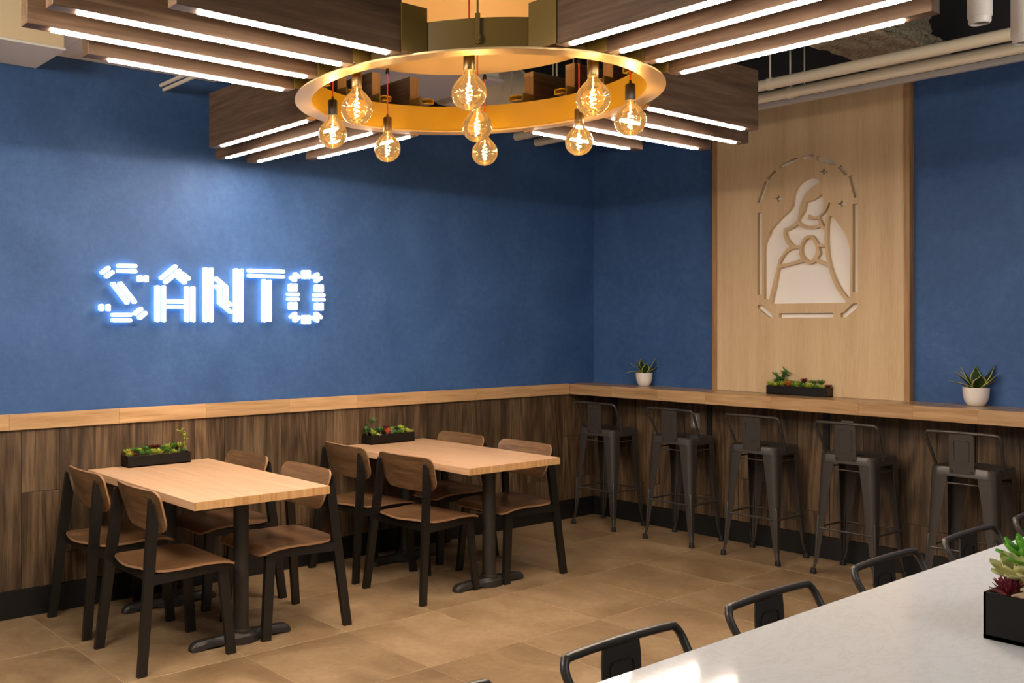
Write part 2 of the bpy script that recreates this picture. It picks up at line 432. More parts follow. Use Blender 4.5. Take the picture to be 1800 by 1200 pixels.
# ------------------------------------------------------------------ cut-out wood panel on the right wall
XP = -.046      # front plane of the veneer
a_ = lambda x, y: (1320+x/7.5, 260+y/7.5)
b_ = lambda x, y: (1320+x/7.06, 400+y/7.06)
A = lambda *l: [a_(*q) for q in l]
Bq = lambda *l: [b_(*q) for q in l]
HOLES = [
 ('p', A((180,437),(230,450),(130,728),(80,712))), ('p', A((318,288),(343,312),(238,428),(207,400))),
 ('p', A((605,120),(620,160),(385,268),(368,230))), ('p', A((822,85),(824,122),(660,155),(656,112))),
 ('p', A((868,104),(1112,180),(1095,232),(852,152))), ('p', A((1188,226),(1282,330),(1248,366),(1142,262))),
 ('p', A((1285,375),(1338,358),(1408,645),(1360,662))),
 ('p', A((86,855),(145,850))+Bq((133,828),(80,828))), ('p', A((1340,738),(1408,730))+Bq((1322,798),(1262,798))),
 ('p', Bq((82,960),(130,958),(262,1068),(262,1118),(225,1118),(82,1002))),
 ('p', Bq((350,1062),(1020,1055),(1020,1113),(350,1116))),
 ('p', Bq((1262,940),(1322,938),(1322,990),(1172,1113),(1115,1113),(1115,1058),(1140,1056))),
 ('s', A((910,440),(897,416),(860,400),(800,395),(740,405),(680,440),(620,500),(575,580),(555,660),(545,740),(520,800),(470,860),(400,920),(300,1030),(230,1130))
   + Bq((240,60),(200,130),(175,200),(165,270),(163,400),(163,885),(225,885),(270,700),(312,530),(325,470),(345,400),(390,330),(440,265),(480,235),(450,205),(420,150),(402,90))
   + A((430,1062),(490,1045),(550,1010),(600,950),(625,880),(640,790),(670,700),(710,620),(770,550),(840,490),(897,465))),
 ('s', A((720,715),(800,695),(870,655),(933,605),(950,660),(955,750),(940,830),(905,880),(855,903),(800,900),(755,880),(750,900),(752,932),(800,940),(880,938),(886,980),(880,1012),(800,1024),(740,1020),(680,1000),(636,970),(630,945),(655,900),(690,850),(712,780))),
 ('s', A((1025,715),(1047,718),(1030,790),(1005,860),(985,925),(978,980),(972,1035),(955,1030),(905,930),(905,905),(960,850),(1000,780))),
 ('s', A((1030,902),(1070,905),(1130,970),(1190,1050),(1240,1130))+Bq((1195,141),(1215,210),(1228,300),(1230,600),(1228,870),(1200,870),(1150,810),(1080,700),(1020,560),(975,400),(955,260),(948,120))+A((1010,1150),(1012,1050),(1020,960))),
 ('s', A((612,1008),(660,1040),(720,1058),(790,1068),(860,1060),(910,1043),(968,1100))+Bq((912,120),(914,192),(850,203),(832,197),(800,140),(765,100),(730,90),(680,105),(640,150),(612,217),(550,220),(500,190),(450,120),(436,60))+A((458,1100),(540,1062))),
 ('s', Bq((728,128),(770,170),(800,230),(805,280),(795,340),(765,385),(730,412),(690,395),(650,350),(632,290),(640,220),(680,150))),
 ('s', Bq((600,257),(598,320),(615,388),(480,430),(366,456),(358,440),(400,360),(450,300),(520,262))),
 ('s', Bq((838,240),(918,238),(928,340),(940,435),(880,415),(818,385),(845,345),(857,300))),
 ('s', Bq((345,505),(400,490),(655,425),(690,443),(730,452),(765,440),(800,420),(965,490),(990,590),(1040,720),(1100,820),(1170,905),(1170,930),(255,945),(300,740))),
]
def star(cx, cy, lx, rx, ty, by):
    tip = [(cx, ty), (rx, cy), (cx, by), (lx, cy)]; pts = []
    for k in range(4):
        p0, p1 = tip[k], tip[(k+1) % 4]
        for t in range(5):
            s_ = t/5; mx_ = (cx+(p0[0]-cx)*(1-s_)**2.1+(p1[0]-cx)*s_**2.1); my_ = (cy+(p0[1]-cy)*(1-s_)**2.1+(p1[1]-cy)*s_**2.1)
            pts.append((mx_, my_))
        # rounded tips come from the small end width
    return A(*pts)
HOLES += [('p', star(365, 668, 291, 434, 595, 742)), ('p', star(962, 309, 885, 1040, 235, 382)), ('p', star(1200, 735, 1120, 1279, 658, 812))]
PY0, PY1, PZ0, PZ1 = -1.092, -2.314, 1.068, 3.03
def make_panel():
    cu = bpy.data.curves.new('veneer', 'CURVE'); cu.dimensions = '2D'; cu.fill_mode = 'BOTH'; cu.extrude = .016
    def ring(pts, smooth):
        if smooth:
            out = []; n = len(pts)
            for i in range(n):      # Catmull-Rom, corners kept where the turn is sharp
                p0, p1, p2, p3 = [Vector(pts[(i+k-1) % n]) for k in range(4)]
                def sharp(a, b, c):
                    u, v = (b-a), (c-b); return u.length < 1e-6 or v.length < 1e-6 or u.angle(v) > .75
                m1 = Vector((0, 0)) if sharp(p0, p1, p2) else (p2-p0)*.5
                m2 = Vector((0, 0)) if sharp(p1, p2, p3) else (p3-p1)*.5
                if m1.length == 0: m1 = (p2-p1)*.6
                if m2.length == 0: m2 = (p2-p1)*.6
                L = (p2-p1).length
                if m1.length > 1.4*L: m1 = m1.normalized()*1.4*L
                if m2.length > 1.4*L: m2 = m2.normalized()*1.4*L
                for k in range(4):
                    t = k/4; out.append((2*t**3-3*t**2+1)*p1+(t**3-2*t**2+t)*m1+(-2*t**3+3*t**2)*p2+(t**3-t**2)*m2)
            pts = out
        sp = cu.splines.new('POLY'); sp.points.add(len(pts)-1); sp.use_cyclic_u = True
        for q, p in zip(sp.points, pts): q.co = (p[0], p[1], 0, 1)
    ring([(-PY0, PZ0), (-PY1, PZ0), (-PY1, PZ1), (-PY0, PZ1)], False)
    for kind, pts in HOLES:
        w3 = [back(u, v, 0, XP) for u, v in pts]
        ring([(-q.y, q.z) for q in w3], kind == 's')
    tmp = bpy.data.objects.new('tmp', cu); C.objects.link(tmp)
    dg = bpy.context.evaluated_depsgraph_get(); me = bpy.data.meshes.new_from_object(tmp.evaluated_get(dg))
    bpy.data.objects.remove(tmp); bpy.data.curves.remove(cu)
    # curve plane (a,b,c) -> world (x = XP+.016 -+ c, y = -a, z = b)
    me.transform(Matrix(((0, 0, -1, XP+.016), (-1, 0, 0, 0), (0, 1, 0, 0), (0, 0, 0, 1))))
    me.materials.clear(); me.materials.append(MATS['oak_panel']); me.name = 'veneer_panel'
    return me
pn = thing('carved_wall_panel', 'tall pale oak wall panel with a cut-out praying figure under a dashed arch', 'wall panel', (0, 0, 0))
put('veneer_panel', make_panel(), pn)
tag(MB().box((-.007, (PY0+PY1)/2, (PZ0+PZ1)/2), (.012, PY0-PY1-.02, PZ1-PZ0-.02)).build('backing_sheet', 'white_backer', pn, smooth=0), 'white sheet seen through the cut-outs')
for y0, y1 in ((PY0+.031, PY0), (PY1, PY1-.031)):
    MB().box((-.030, (y0+y1)/2, (PZ0+PZ1)/2+.006), (.058, .0305, PZ1-PZ0+.04), .001).build('frame_board', 'oak_frame', pn, smooth=.3)
MB().box((-.030, (PY0+PY1)/2, PZ1+.015), (.058, PY0-PY1-.001, .028), .001).build('frame_board', 'oak_frame', pn, smooth=.3)

# ------------------------------------------------------------------ illuminated sign on the left wall
sg = thing('lit_wall_sign', 'glowing white sign reading SANTO in short double tubes on the blue wall', 'sign', (-4.0, 0, 1.9))
YS = -.048
l_ = lambda x, y: (160+x/8.571, 450+y/8.571)
r_ = lambda x, y: (340+x/7.2, 450+y/7.2)
BARS = [(l_, s) for s in (
 [(160,262),(288,162)], [(228,322),(350,228)], [(405,142),(698,150)], [(405,222),(698,230)], [(748,283),(748,391)], [(842,285),(842,393)],
 [(325,395),(570,718)], [(437,390),(683,710)], [(165,720),(165,831)], [(270,720),(270,831)], [(322,885),(620,885)], [(322,967),(620,967)],
 [(660,880),(782,780)], [(728,945),(848,842)],
 [(1055,345),(1298,140)], [(1118,408),(1360,202)], [(1372,250),(1500,355)], [(1310,300),(1442,412)],
 [(1010,438),(1010,996)], [(1105,440),(1105,996)], [(1457,452),(1457,996)], [(1550,455),(1550,996)], [(1138,683),(1425,686)], [(1138,763),(1425,766)])]
BARS += [(r_, s) for s in (
 [(160,142),(160,838)], [(235,145),(235,838)], [(549,155),(549,838)], [(616,158),(616,838)],
 [(285,272),(425,393),(425,572),(492,622)], [(287,372),(345,420),(345,590),(492,716)],
 [(702,180),(1160,196)], [(702,245),(1160,263)], [(902,290),(902,838)], [(973,299),(973,832)],
 [(1410,175),(1410,290)], [(1468,175),(1468,290)], [(1288,215),(1352,272)], [(1240,260),(1310,316)], [(1520,275),(1595,220)], [(1555,322),(1635,267)],
 [(1243,345),(1243,445)], [(1302,345),(1302,445)], [(1575,355),(1575,455)], [(1632,357),(1632,457)],
 [(1202,483),(1345,484)], [(1202,545),(1345,546)], [(1532,491),(1672,493)], [(1532,550),(1672,552)],
 [(1243,580),(1243,682)], [(1302,580),(1302,682)], [(1575,587),(1575,688)], [(1632,589),(1632,690)],
 [(1238,782),(1312,717)], [(1285,828),(1355,765)], [(1410,745),(1410,862)], [(1468,745),(1468,862)], [(1515,768),(1590,828)], [(1555,717),(1635,785)])]
def bar(cl, wd):
    pts = [Vector((q.x, q.z)) for q in cl]; n = len(pts); L = []; R = []
    for i in range(n):
        if i == 0: d = (pts[1]-pts[0]).normalized(); k = 1
        elif i == n-1: d = (pts[-1]-pts[-2]).normalized(); k = 1
        else:
            d0 = (pts[i]-pts[i-1]).normalized(); d1 = (pts[i+1]-pts[i]).normalized(); d = (d0+d1).normalized(); k = 1/max(.5, d.dot(d0))
        nn = Vector((-d.y, d.x))*wd/2*k
        L.append(pts[i]+nn); R.append(pts[i]-nn)
    # soften the free ends
    d = (pts[1]-pts[0]).normalized()*wd*.22; e = (pts[-1]-pts[-2]).normalized()*wd*.22
    poly = [L[0]+d, L[0]*.7+R[0]*.3, L[0]*.3+R[0]*.7, R[0]+d]+R[1:-1]+[R[-1]-e, R[-1]*.7+L[-1]*.3, R[-1]*.3+L[-1]*.7, L[-1]-e]+L[1:-1][::-1]
    return [(q.x, q.y) for q in poly]
for fn, s in BARS:
    cl = [back(*fn(*q), 1, YS) for q in s]
    horiz = abs(cl[0].z-cl[-1].z) < .25*abs(cl[0].x-cl[-1].x)
    mb = MB().prism(bar(cl, .0215 if horiz else .0225), lambda a, b, t: (a+4.0, t, b-1.9), YS, -.020)
    n_ = len(mb.f); mb.mi = [0, 2]+[1]*(n_-2)
    mb.build('light_tube', ['sign_tube', 'sign_side', 'sign_back'], sg, smooth=.5)
for x in (-4.62, -4.2, -3.7, -3.3): pass

# ------------------------------------------------------------------ overhead services
lg = struct('trim_2', MB().box((-4.125, -.19, 2.993), (1.10, .375, .006)), 'grout_tan')
tag(lg, 'white panelled ledge at the top of the left wall')
for k in range(11): MB().box((-4.675+.05+k*.1, -.19, 2.987), (.0985, .375, .008), .001).build('panel', 'white_paint', lg, smooth=.3)
sf = thing('duct_enclosure', 'cream boxed duct with a pale underside hanging above the left end of the sign wall', 'duct', (-5.7, -.207, 2.90))
MB().box((0, 0, .30), (2.04, .40, .58), .003).build('duct_body', 'beige_paint', sf, smooth=.3)
MB().box((0, 0, .004), (2.05, .413, .012), .002).build('bottom_panel', 'white_paint', sf, smooth=.3)
MB().box((0, -.203, .40), (2.04, .006, .02), .001).build('seam_strip', 'steel', sf, smooth=.3)
def pipe(name, label, x, z, r, y0, y1, grp=None):
    t = thing(name, label, 'pipe', (x, y0, z), 0, grp)
    MB().tube([(0, 0, 0), (0, y1-y0, 0)], r, 14).build('tube', 'pipe_cream', t)
    for y in (-.35, -1.95, -3.9, -5.6):
        if y > y1: MB().tube([(0, y-.012-y0, 0), (0, y+.012-y0, 0)], r*1.14, 14).build('clamp', 'pipe_cream', t); MB().tube([(0, y-y0, r), (0, y-y0, HD-z)], .005, 6).build('hanger_rod', 'pipe_cream', t)
    return t
pipe('sprinkler_pipe', 'cream overhead pipe farther from the right wall, the upper of two', -.93, 2.956, .033, -.001, YB)
pipe('sprinkler_pipe', 'cream overhead pipe nearer the right wall, the lower of two', -.70, 2.938, .033, -.001, YB)
pipe('conduit', 'thin cream conduit meeting the left wall, upper of the pair', -3.935, 2.914, .0105, -.001, -1.7)
pipe('conduit', 'thin cream conduit meeting the left wall, lower of the pair', -3.915, 2.892, .0105, -.001, -1.7)
rl = thing('hanging_rail', 'pale straight metal rail hung on rods before the right wall', 'rail', (-.35, 0, 2.965))
MB().box((0, YB/2-.2, 0), (.035, -YB-.5, .034), .002).build('rail_body', 'fixture_white', rl)
for y in (-.9, -1.86, -3.05, -4.4): MB().tube([(0, y, .017), (0, y, HD-2.965)], .004, 6).build('hanger_rod', 'pipe_cream', rl)
# sprayed steel beam
def spray():
    mb = MB()
    for (xc, yc, zc, sx, sy, sz) in ((-.9, -2.38, 3.16, 1.8, .36, .09), (-.9, -2.38, 3.42, 1.8, .12, .46)):
        b = bmesh.new(); bmesh.ops.create_cube(b, size=1); bmesh.ops.scale(b, vec=(sx, sy, sz), verts=b.verts)
        bmesh.ops.subdivide_edges(b, edges=b.edges[:], cuts=14, use_grid_fill=True)
        for v in b.verts:
            h = math.sin(v.co.x*37+v.co.y*23)*math.sin(v.co.y*41+v.co.z*19)+random.uniform(-1, 1)
            v.co += Vector((0, .010*h, .008*random.uniform(-1, 1)))
            v.co += Vector((random.uniform(-.004, .004), random.uniform(-.006, .006), random.uniform(-.006, .006)))
        mb.bm(b, Matrix.Translation((xc, yc, zc)))
    mb.box((-1.1, -2.42, 3.45), (.10, .42, .52), .02)
    return mb
o = spray().build('sprayed_steel_beam', 'sprayed_fireproofing', smooth=.9)
tag(o, 'steel beam coated in lumpy cream fireproofing above the carved panel', 'beam')
# ceiling air unit and duct seen through the ring
ac = thing('ceiling_air_unit', 'white ceiling air unit with a grille seen through the chandelier ring', 'air unit', (-2.7, -.62, 3.0))
MB().box((0, 0, .09), (1.1, .66, .16), .006).build('casing', 'white_paint', ac)
MB().box((0, 0, .003), (1.14, .70, .02), .004).build('face_plate', 'fixture_white', ac)
g = MB().box((.27, -.3315, .10), (.46, .004, .095)).build('grille', 'grille_dark', ac)
for k in range(6): MB().box((.27, -.336, .058+k*.017), (.46, .008, .004)).build('louvre', 'white_paint', g)
dt = thing('round_duct', 'large cream round duct beyond the chandelier ring', 'duct', (-2.0, -.35, 3.16))
MB().tube([(0, 0, 0), (.6, 0, 0)], .17, 28).build('duct_body', 'pipe_cream', dt)
MB().tube([(.59, 0, 0), (.61, 0, 0)], .178, 28).build('duct_collar', 'pipe_cream', dt)
for (x, y) in ((-1.65, -.6), (-1.22, -.62)):
    tag(MB().tube([(x, y, 2.99), (x, y, HD)], .006, 6).build('hanger_rod', 'pipe_cream'), 'thin white threaded rod seen through the chandelier ring, the %s one' % ('left' if x < -1.5 else 'right'), 'rod')
# track with two cylinder heads
tk = thing('lighting_track', 'short white lighting track near the upper right corner carrying cylinder lamps', 'track', (-1.9, -3.45, 3.13))
MB().box((.02, -.1, 0), (.035, 1.3, .03), .002).build('rail_body', 'fixture_white', tk)
for y in (-.6, .4): MB().tube([(.02, y, .015), (.02, y, HD-3.13)], .004, 6).build('hanger_rod', 'fixture_white', tk)
def head(loc, ztop, label):
    t = thing('cylinder_spotlight', label, 'spotlight', loc)
    MB().lathe([(0, .20), (.040, .20), (.045, .195), (.045, .03), (.041, .028), (.041, .008), (.037, 0), (.033, 0), (.033, .03), (0, .03)], 28).build('housing', 'fixture_white', t)
    MB().lathe([(0, .012), (.033, .012), (.033, .009), (0, .009)], 24).build('lens', 'lens_black', t)
    MB().tube([(0, 0, .2), (0, 0, ztop-loc[2])], .008, 8).build('stem', 'fixture_white', t)
head((-1.735, -3.29, 2.823), HD, 'white cylinder spotlight at the top edge, the left of two')
head((-1.93, -3.51, 2.655), 3.115, 'white cylinder spotlight cut by the right edge, hanging from the track')

# ------------------------------------------------------------------ chandelier
CX, CY, CZ = -3.517, -2.057, 2.494
ch = thing('ring_chandelier', 'huge chandelier of sixteen walnut beams with light strips round a golden ring', 'chandelier', (CX, CY, CZ))
R1, R0 = .762, .690
MB().lathe([(R0, 0), (R1, 0), (R1, .007), (R0, .007), (R0, 0)], 128).build('ring_flange', 'bronze_flange', ch, smooth=.5)
tag(MB().lathe([(R0+.004, .007), (R0+.007, .007), (R0+.007, .128), (R0+.004, .128), (R0+.004, .007)], 128).build('ring_band', 'gold_paint', ch, smooth=.5), 'golden yellow inside of the ring')
tag(MB().lathe([(R0+.0075, .008), (R0+.011, .008), (R0+.011, .129), (R0+.0075, .129), (R0+.0075, .008)], 128).build('ring_outer_shade', 'olive_shaded_gold', ch, smooth=.5), 'outside of the golden ring, darkened to olive for shade')  # same gold finish as the band, its unlit look put into the colour
MB().lathe([(0, .262), (.60, .262), (.605, .266), (.605, .282), (0, .282)], 96).build('canopy_disc', 'disc_gold', ch, smooth=.5)
BT, BH = .055, .295
led_cache = {}
def arm(ax, sgn):
    for off, end in ((-.325, 1.62), (-.108, 1.92), (.108, 1.92), (.325, 1.62)):
        st = math.sqrt(.795**2-off**2)-(.0 if abs(off) > .2 else .02)
        L = end-st
        if ax == 'x': d, c, sd = (L, BT, BH), (sgn*(st+L/2), off, BH/2+.002), (L-.13, .020, .008)
        else: d, c, sd = (BT, L, BH), (off, sgn*(st+L/2), BH/2+.002), (.020, L-.13, .008)
        e_ = (-sgn*(L/2+.0004), 0, 0) if ax == 'x' else (0, -sgn*(L/2+.0004), 0)
        bo = MB().box((0, 0, 0), d, .0015).box(e_, (.001, BT-.001, BH-.001) if ax == 'x' else (BT-.001, .001, BH-.001), m=1).build('beam', ['beam_wood_'+ax, 'beam_end'], ch, c, smooth=.3)
        k = (ax, round(L, 3))
        if k not in led_cache: led_cache[k] = MB().box((0, 0, 0), sd, .002).mesh('light_strip', 'led_strip', .3)
        sh = .025*sgn*-1
        put('light_strip', led_cache[k], bo, (sh if ax == 'x' else 0, sh if ax == 'y' else 0, -BH/2-.002))
        # steel tab that carries the beam on the ring
        rin = math.sqrt((R0+.013)**2-min(abs(off-.028), abs(off-.034))**2); tl = st-rin+.004
        if ax == 'x': td, tc = (tl, .006, .17), (sgn*(rin+tl/2), off-.031, .092)
        else: td, tc = (.006, tl, .17), (off-.031, sgn*(rin+tl/2), .092)
        MB().box((0, 0, 0), td, .001).build('mounting_tab', 'olive_shaded_gold', ch, tc, smooth=.3)
        bx = (sgn*(R0-.0), off, .118) if ax == 'x' else (off, sgn*(R0-.0), .118)
        rr = math.sqrt(R0**2-off**2)
        bx = (sgn*(rr+.035), off, .142) if ax == 'x' else (off, sgn*(rr+.035), .142)
        dd = (.07, .05) if ax == 'x' else (.05, .07)
        MB().box((0, 0, 0), (dd[0], dd[1], .003)).box((0, 0, .022), (dd[0], dd[1], .003)).box((0, dd[1]/2-.002, .011) if ax == 'x' else (dd[0]/2-.002, 0, .011), (dd[0], .003, .022) if ax == 'x' else (.003, dd[1], .022)).build('saddle', 'gold_paint', ch, bx, smooth=.3)
for ax in 'xy':
    for sgn in (-1, 1): arm(ax, sgn)
for k, an in enumerate((225, 315, 45, 135)):
    a = math.radians(an); rr = R0+.014; Mx = Matrix.Translation((rr*math.cos(a), rr*math.sin(a), 0)) @ Matrix.Rotation(a, 4, 'Z')
    mb = MB()
    mb.prism([(.014*math.cos(t)*1.0, .052+.018*math.sin(t)) for t in [2*PI*i/14 for i in range(14)]], lambda p, q, t: Mx @ Vector((t, p, q)), 0, .010)
    mb.box((.006, 0, .10), (.010, .018, .085), .002, Mx)
    mb.prism([(.009*math.cos(t), .052+.010*math.sin(t)) for t in [2*PI*i/10 for i in range(10)]], lambda p, q, t: Mx @ Vector((t, p, q)), .010, .016)
    so = mb.build('shackle', 'olive_shaded_gold', ch)
    MB().tube([Mx @ Vector((.006, 0, .14)), Mx @ Vector((.006, 0, HD-CZ))], .004, 6).build('hanging_cable', 'olive_shaded_gold', so)
# globe bulbs
def make_bulb():
    t = thing('globe_pendant', '', 'pendant lamp', (0, 0, 0), 0, 'globe bulbs inside the chandelier ring')   # origin = globe centre
    R = .0625
    prof = [(0, -R)]+[(R*math.sin(a), -R*math.cos(a)) for a in [PI*i/16 for i in range(1, 13)]]
    prof += [(.036, .056), (.026, .064), (.0205, .073), (.0185, .082), (.0180, .088)]
    MB().lathe(prof, 32).build('glass_globe', 'amber_glass', t, smooth=1.2)
    pts = []
    for i in range(61):
        f = i/60; a = f*PI*2*4.5; r = .0105*math.sin(PI*min(1, max(.12, f)))**.5+.001
        pts.append((r*math.cos(a), r*math.sin(a), -.036+f*.075))
    fb = MB().tube(pts, .0011, 5).build('filament', 'filament_glow', t, smooth=1)
    MB().tube([(0, 0, .038), (0, 0, .084)], .003, 6).build('stem', 'white_paint', t)
    s = MB().lathe([(0, .083), (.0195, .083), (.0205, .086), (.0205, .146), (.018, .150), (.006, .152), (.005, .165), (0, .165)], 24).build('socket', 'socket_brass', t)
    MB().tube([(0, 0, .16), (0, 0, CZ+.262-ZB)], .0032, 8).build('cord', 'cord_red', t)
    MB().lathe([(0, 0), (.010, 0), (.010, .004), (.006, .024), (0, .024)][::-1], 12, (0, 0, CZ+.262-ZB-.024)).build('cord_grip', 'socket_black', t)
    return t
ZB = 2.374
labs = {'A': ('globe pendant at the left of the ring in front of the dark socketed one', -.64, .0), 'B': ('nearest globe pendant, high in the front centre of the ring', -.465, -.425),
 'C': ('large front globe pendant at the right with a brass socket', -.03, -.63), 'D': ('globe pendant with a dark socket at the far left of the ring', -.41, .45),
 'E': ('low globe pendant on a long red cord left of centre', .02, .58), 'F': ('central globe pendant partly behind the nearest one', .0, -.02),
 'G': ('lowest globe pendant, hanging just behind the central one', .475, .385), 'H': ('globe pendant with a black socket at the right inside edge of the ring', .415, -.475),
 'I': ('low globe pendant beneath the large right front one', .62, -.06)}
b0 = None
for k, (lb, dx, dy) in labs.items():
    t = make_bulb() if b0 is None else copy_tree(b0)
    b0 = b0 or t
    t.location = (CX+dx, CY+dy, ZB); t['label'] = lb
    t.rotation_euler = (0, 0, random.uniform(0, 6))
    if k in 'DH':
        for c in t.children:
            if c.name.startswith('socket'):
                c.data = c.data.copy(); c.data.materials[0] = MATS['socket_black']

# ------------------------------------------------------------------ dining tables
def base_bar(cy):
    mb = MB(); pr = [(-.285, .016, .020), (-.275, .026, .030), (-.255, .030, .042), (-.20, .030, .045), (-.10, .032, .048), (-.06, .050, .050), (-.03, .062, .054), (0, .064, .056)]
    pr += [(-x, w_, h) for x, w_, h in pr[:-1]][::-1]
    vs = []; fs = []
    for x, w_, h in pr:
        zb = .010 if .08 < abs(x) < .24 else 0
        vs += [(x, cy-w_, zb), (x, cy-w_*.95, h*.65), (x, cy-w_*.55, h), (x, cy+w_*.55, h), (x, cy+w_*.95, h*.65), (x, cy+w_, zb)]
    n = len(pr)
    for i in range(n-1):
        for k in range(6): l = (k+1) % 6; fs.append((i*6+k, i*6+l, i*6+6+l, i*6+6+k))
    fs += [(0, 1, 2, 3, 4, 5), tuple((n-1)*6+k for k in range(5, -1, -1))]
    return mb.add(vs, fs)
def make_table(label):
    t = thing('dining_table', label, 'table', (0, 0, 0), 0, 'oak dining tables against the planked wall')
    W_, D_ = .762, 1.175
    MB().box((0, -D_/2, .7255), (W_, D_, .039), .0015).build('tabletop', 'oak_table', t, smooth=.3)
    # finger-jointed front edge
    x = -W_/2
    for wd in (.13, .11, .15, .12, .14, .112):
        MB().box((x+wd/2, -D_-.002, .7255), (wd-.0004, .004, .0385), .0006).build('edge_block', 'oak_end', t, smooth=.3); x += wd
    for cy in (-.235, -.965):
        c = MB().lathe([(.0, .05), (.050, .05), (.050, .060), (.038, .066), (.038, .69), (0, .69)], 28, (0, cy, 0)).build('column', 'table_iron', t)
        base_bar(cy).build('base', 'table_iron', t)
        MB().box((0, cy, .698), (.30, .30, .014), .003).build('mounting_plate', 'table_iron', t)
    return t
t1 = make_table('oak dining table nearer the left edge, below the lit sign'); t1.location = (-4.013, -.025, 0)
t2 = copy_tree(t1); t2.location = (-2.283, -.025, 0); t2['label'] = 'oak dining table nearer the corner and the bar stools'

# ------------------------------------------------------------------ dining chairs
def hw(x, z): return .2095-.069*x-.054*z
def make_chair():
    t = thing('dining_chair', '', 'chair', (0, 0, 0), 0, 'black framed walnut chairs at the oak tables')
    TW = .011
    for s in (1, -1):
        fn = lambda x, z, q: (x, s*(hw(x, z)+q), z)
        polys = {'rear_leg': [(-.263, 0), (-.218, 0), (-.141, .650), (-.177, .766), (-.184, .760)],
                 'front_leg': [(.172, .424), (.226, .424), (.262, 0), (.214, 0)]}
        for nm in ('rear_leg', 'front_leg'):
            MB().prism(polys[nm], fn, -TW, TW).build('leg', 'chair_black', t, smooth=.3)
        MB().prism([(-.212, .372), (-.19, .385), (.178, .392), (.178, .427), (-.206, .430)][::-1], fn, -TW*.98, TW*.98).build('side_rail', 'chair_black', t, smooth=.3)
    for x, z in ((.185, .402), (-.165, .405)):
        h = hw(x, z)
        MB().box((x, 0, z), (.022, 2*h, .035), .001).build('cross_rail', 'chair_black', t, smooth=.3)
    # seat
    X0, X1, WS, RC = -.200, .268, .212, .085
    def wx(x):
        d = min(x-X0, X1-x); r = RC if x < 0 else .05
        if d >= r: k = 1
        else: k = 1
        full = WS if x > -.1 else WS-(-.1-x)*.12
        if d < r: return full-r*(1-math.sqrt(max(0, 1-((r-d)/r)**2)))
        return full
    def zx(x, u):
        z = .4395
        if x < -.08: z += .010*((-.08-x)/.12)**2
        if x > .17: z -= .026*((x-.17)/.098)**2
        elif x > .0: z += .0035*math.sin(PI*min(1, x/.17))
        return z-.006*(1-u*u)*(1 if x < .1 else max(0, 1-(x-.1)/.1))
    def seat(u, v):
        x = X0+(X1-X0)*(.5-.5*math.cos(PI*v)); x += 0
        uu = -1+2*u; bow = -.018*(1-uu*uu)*(1-v)**3
        y = wx(x)*uu
        e = 1e-3; dz = (zx(x+e, uu)-zx(x-e, uu))/(2*e)
        n = Vector((-dz, 0, 1)).normalized()
        return (x+bow, y, zx(x, uu)), n
    tag(MB().plate(seat, 12, 22, .011, 0, 1).build('seat', ['seat_ply_x', 'ply_edge'], t, smooth=.7), None)
    # backrest
    ZT, ZL = .797, .596
    def backr(u, v):
        zz = ZL+(ZT-ZL)*(.5-.5*math.cos(PI*v)); d = min(zz-ZL, ZT-zz); r = .045 if zz > .7 else .06
        W0 = .217-.020*(ZT-zz)/(ZT-ZL)
        W1 = W0-(r*(1-math.sqrt(max(0, 1-((r-d)/r)**2))) if d < r else 0)
        uu = -1+2*u; y = W1*uu
        x = -.141-.327*(zz-.655)+.010+.030*(y/.217)**2-.004
        n = Vector((1, -.27*(y/.217), .31)).normalized()
        return (x, y, zz), n
    MB().plate(backr, 14, 16, .011, 0, 1).build('backrest', ['seat_ply_y', 'ply_edge'], t, smooth=.7)
    return t
chairs = [
 (-4.385, -.922, 0, 'walnut chair in front on the left side of the left table'),
 (-4.385, -.324, 0, 'walnut chair close to the wall on the left side of the left table'),
 (-3.680, -.871, PI, 'walnut chair in front on the right side of the left table'),
 (-3.675, -.285, PI, 'walnut chair close to the wall on the right side of the left table'),
 (-2.670, -.840, math.radians(3.5), 'walnut chair in front on the left side of the table by the corner'),
 (-2.668, -.300, math.radians(-1.5), 'walnut chair close to the wall on the left side of the table by the corner'),
 (-1.955, -.850, PI, 'walnut chair in front on the right side of the table by the corner'),
 (-1.955, -.290, PI, 'walnut chair close to the wall on the right side of the table by the corner')]
c0 = None
for x, y, r, lb in chairs:
    t = make_chair() if c0 is None else copy_tree(c0)
    c0 = c0 or t
    t.location = (x, y, 0); t.rotation_euler = (0, 0, r); t['label'] = lb

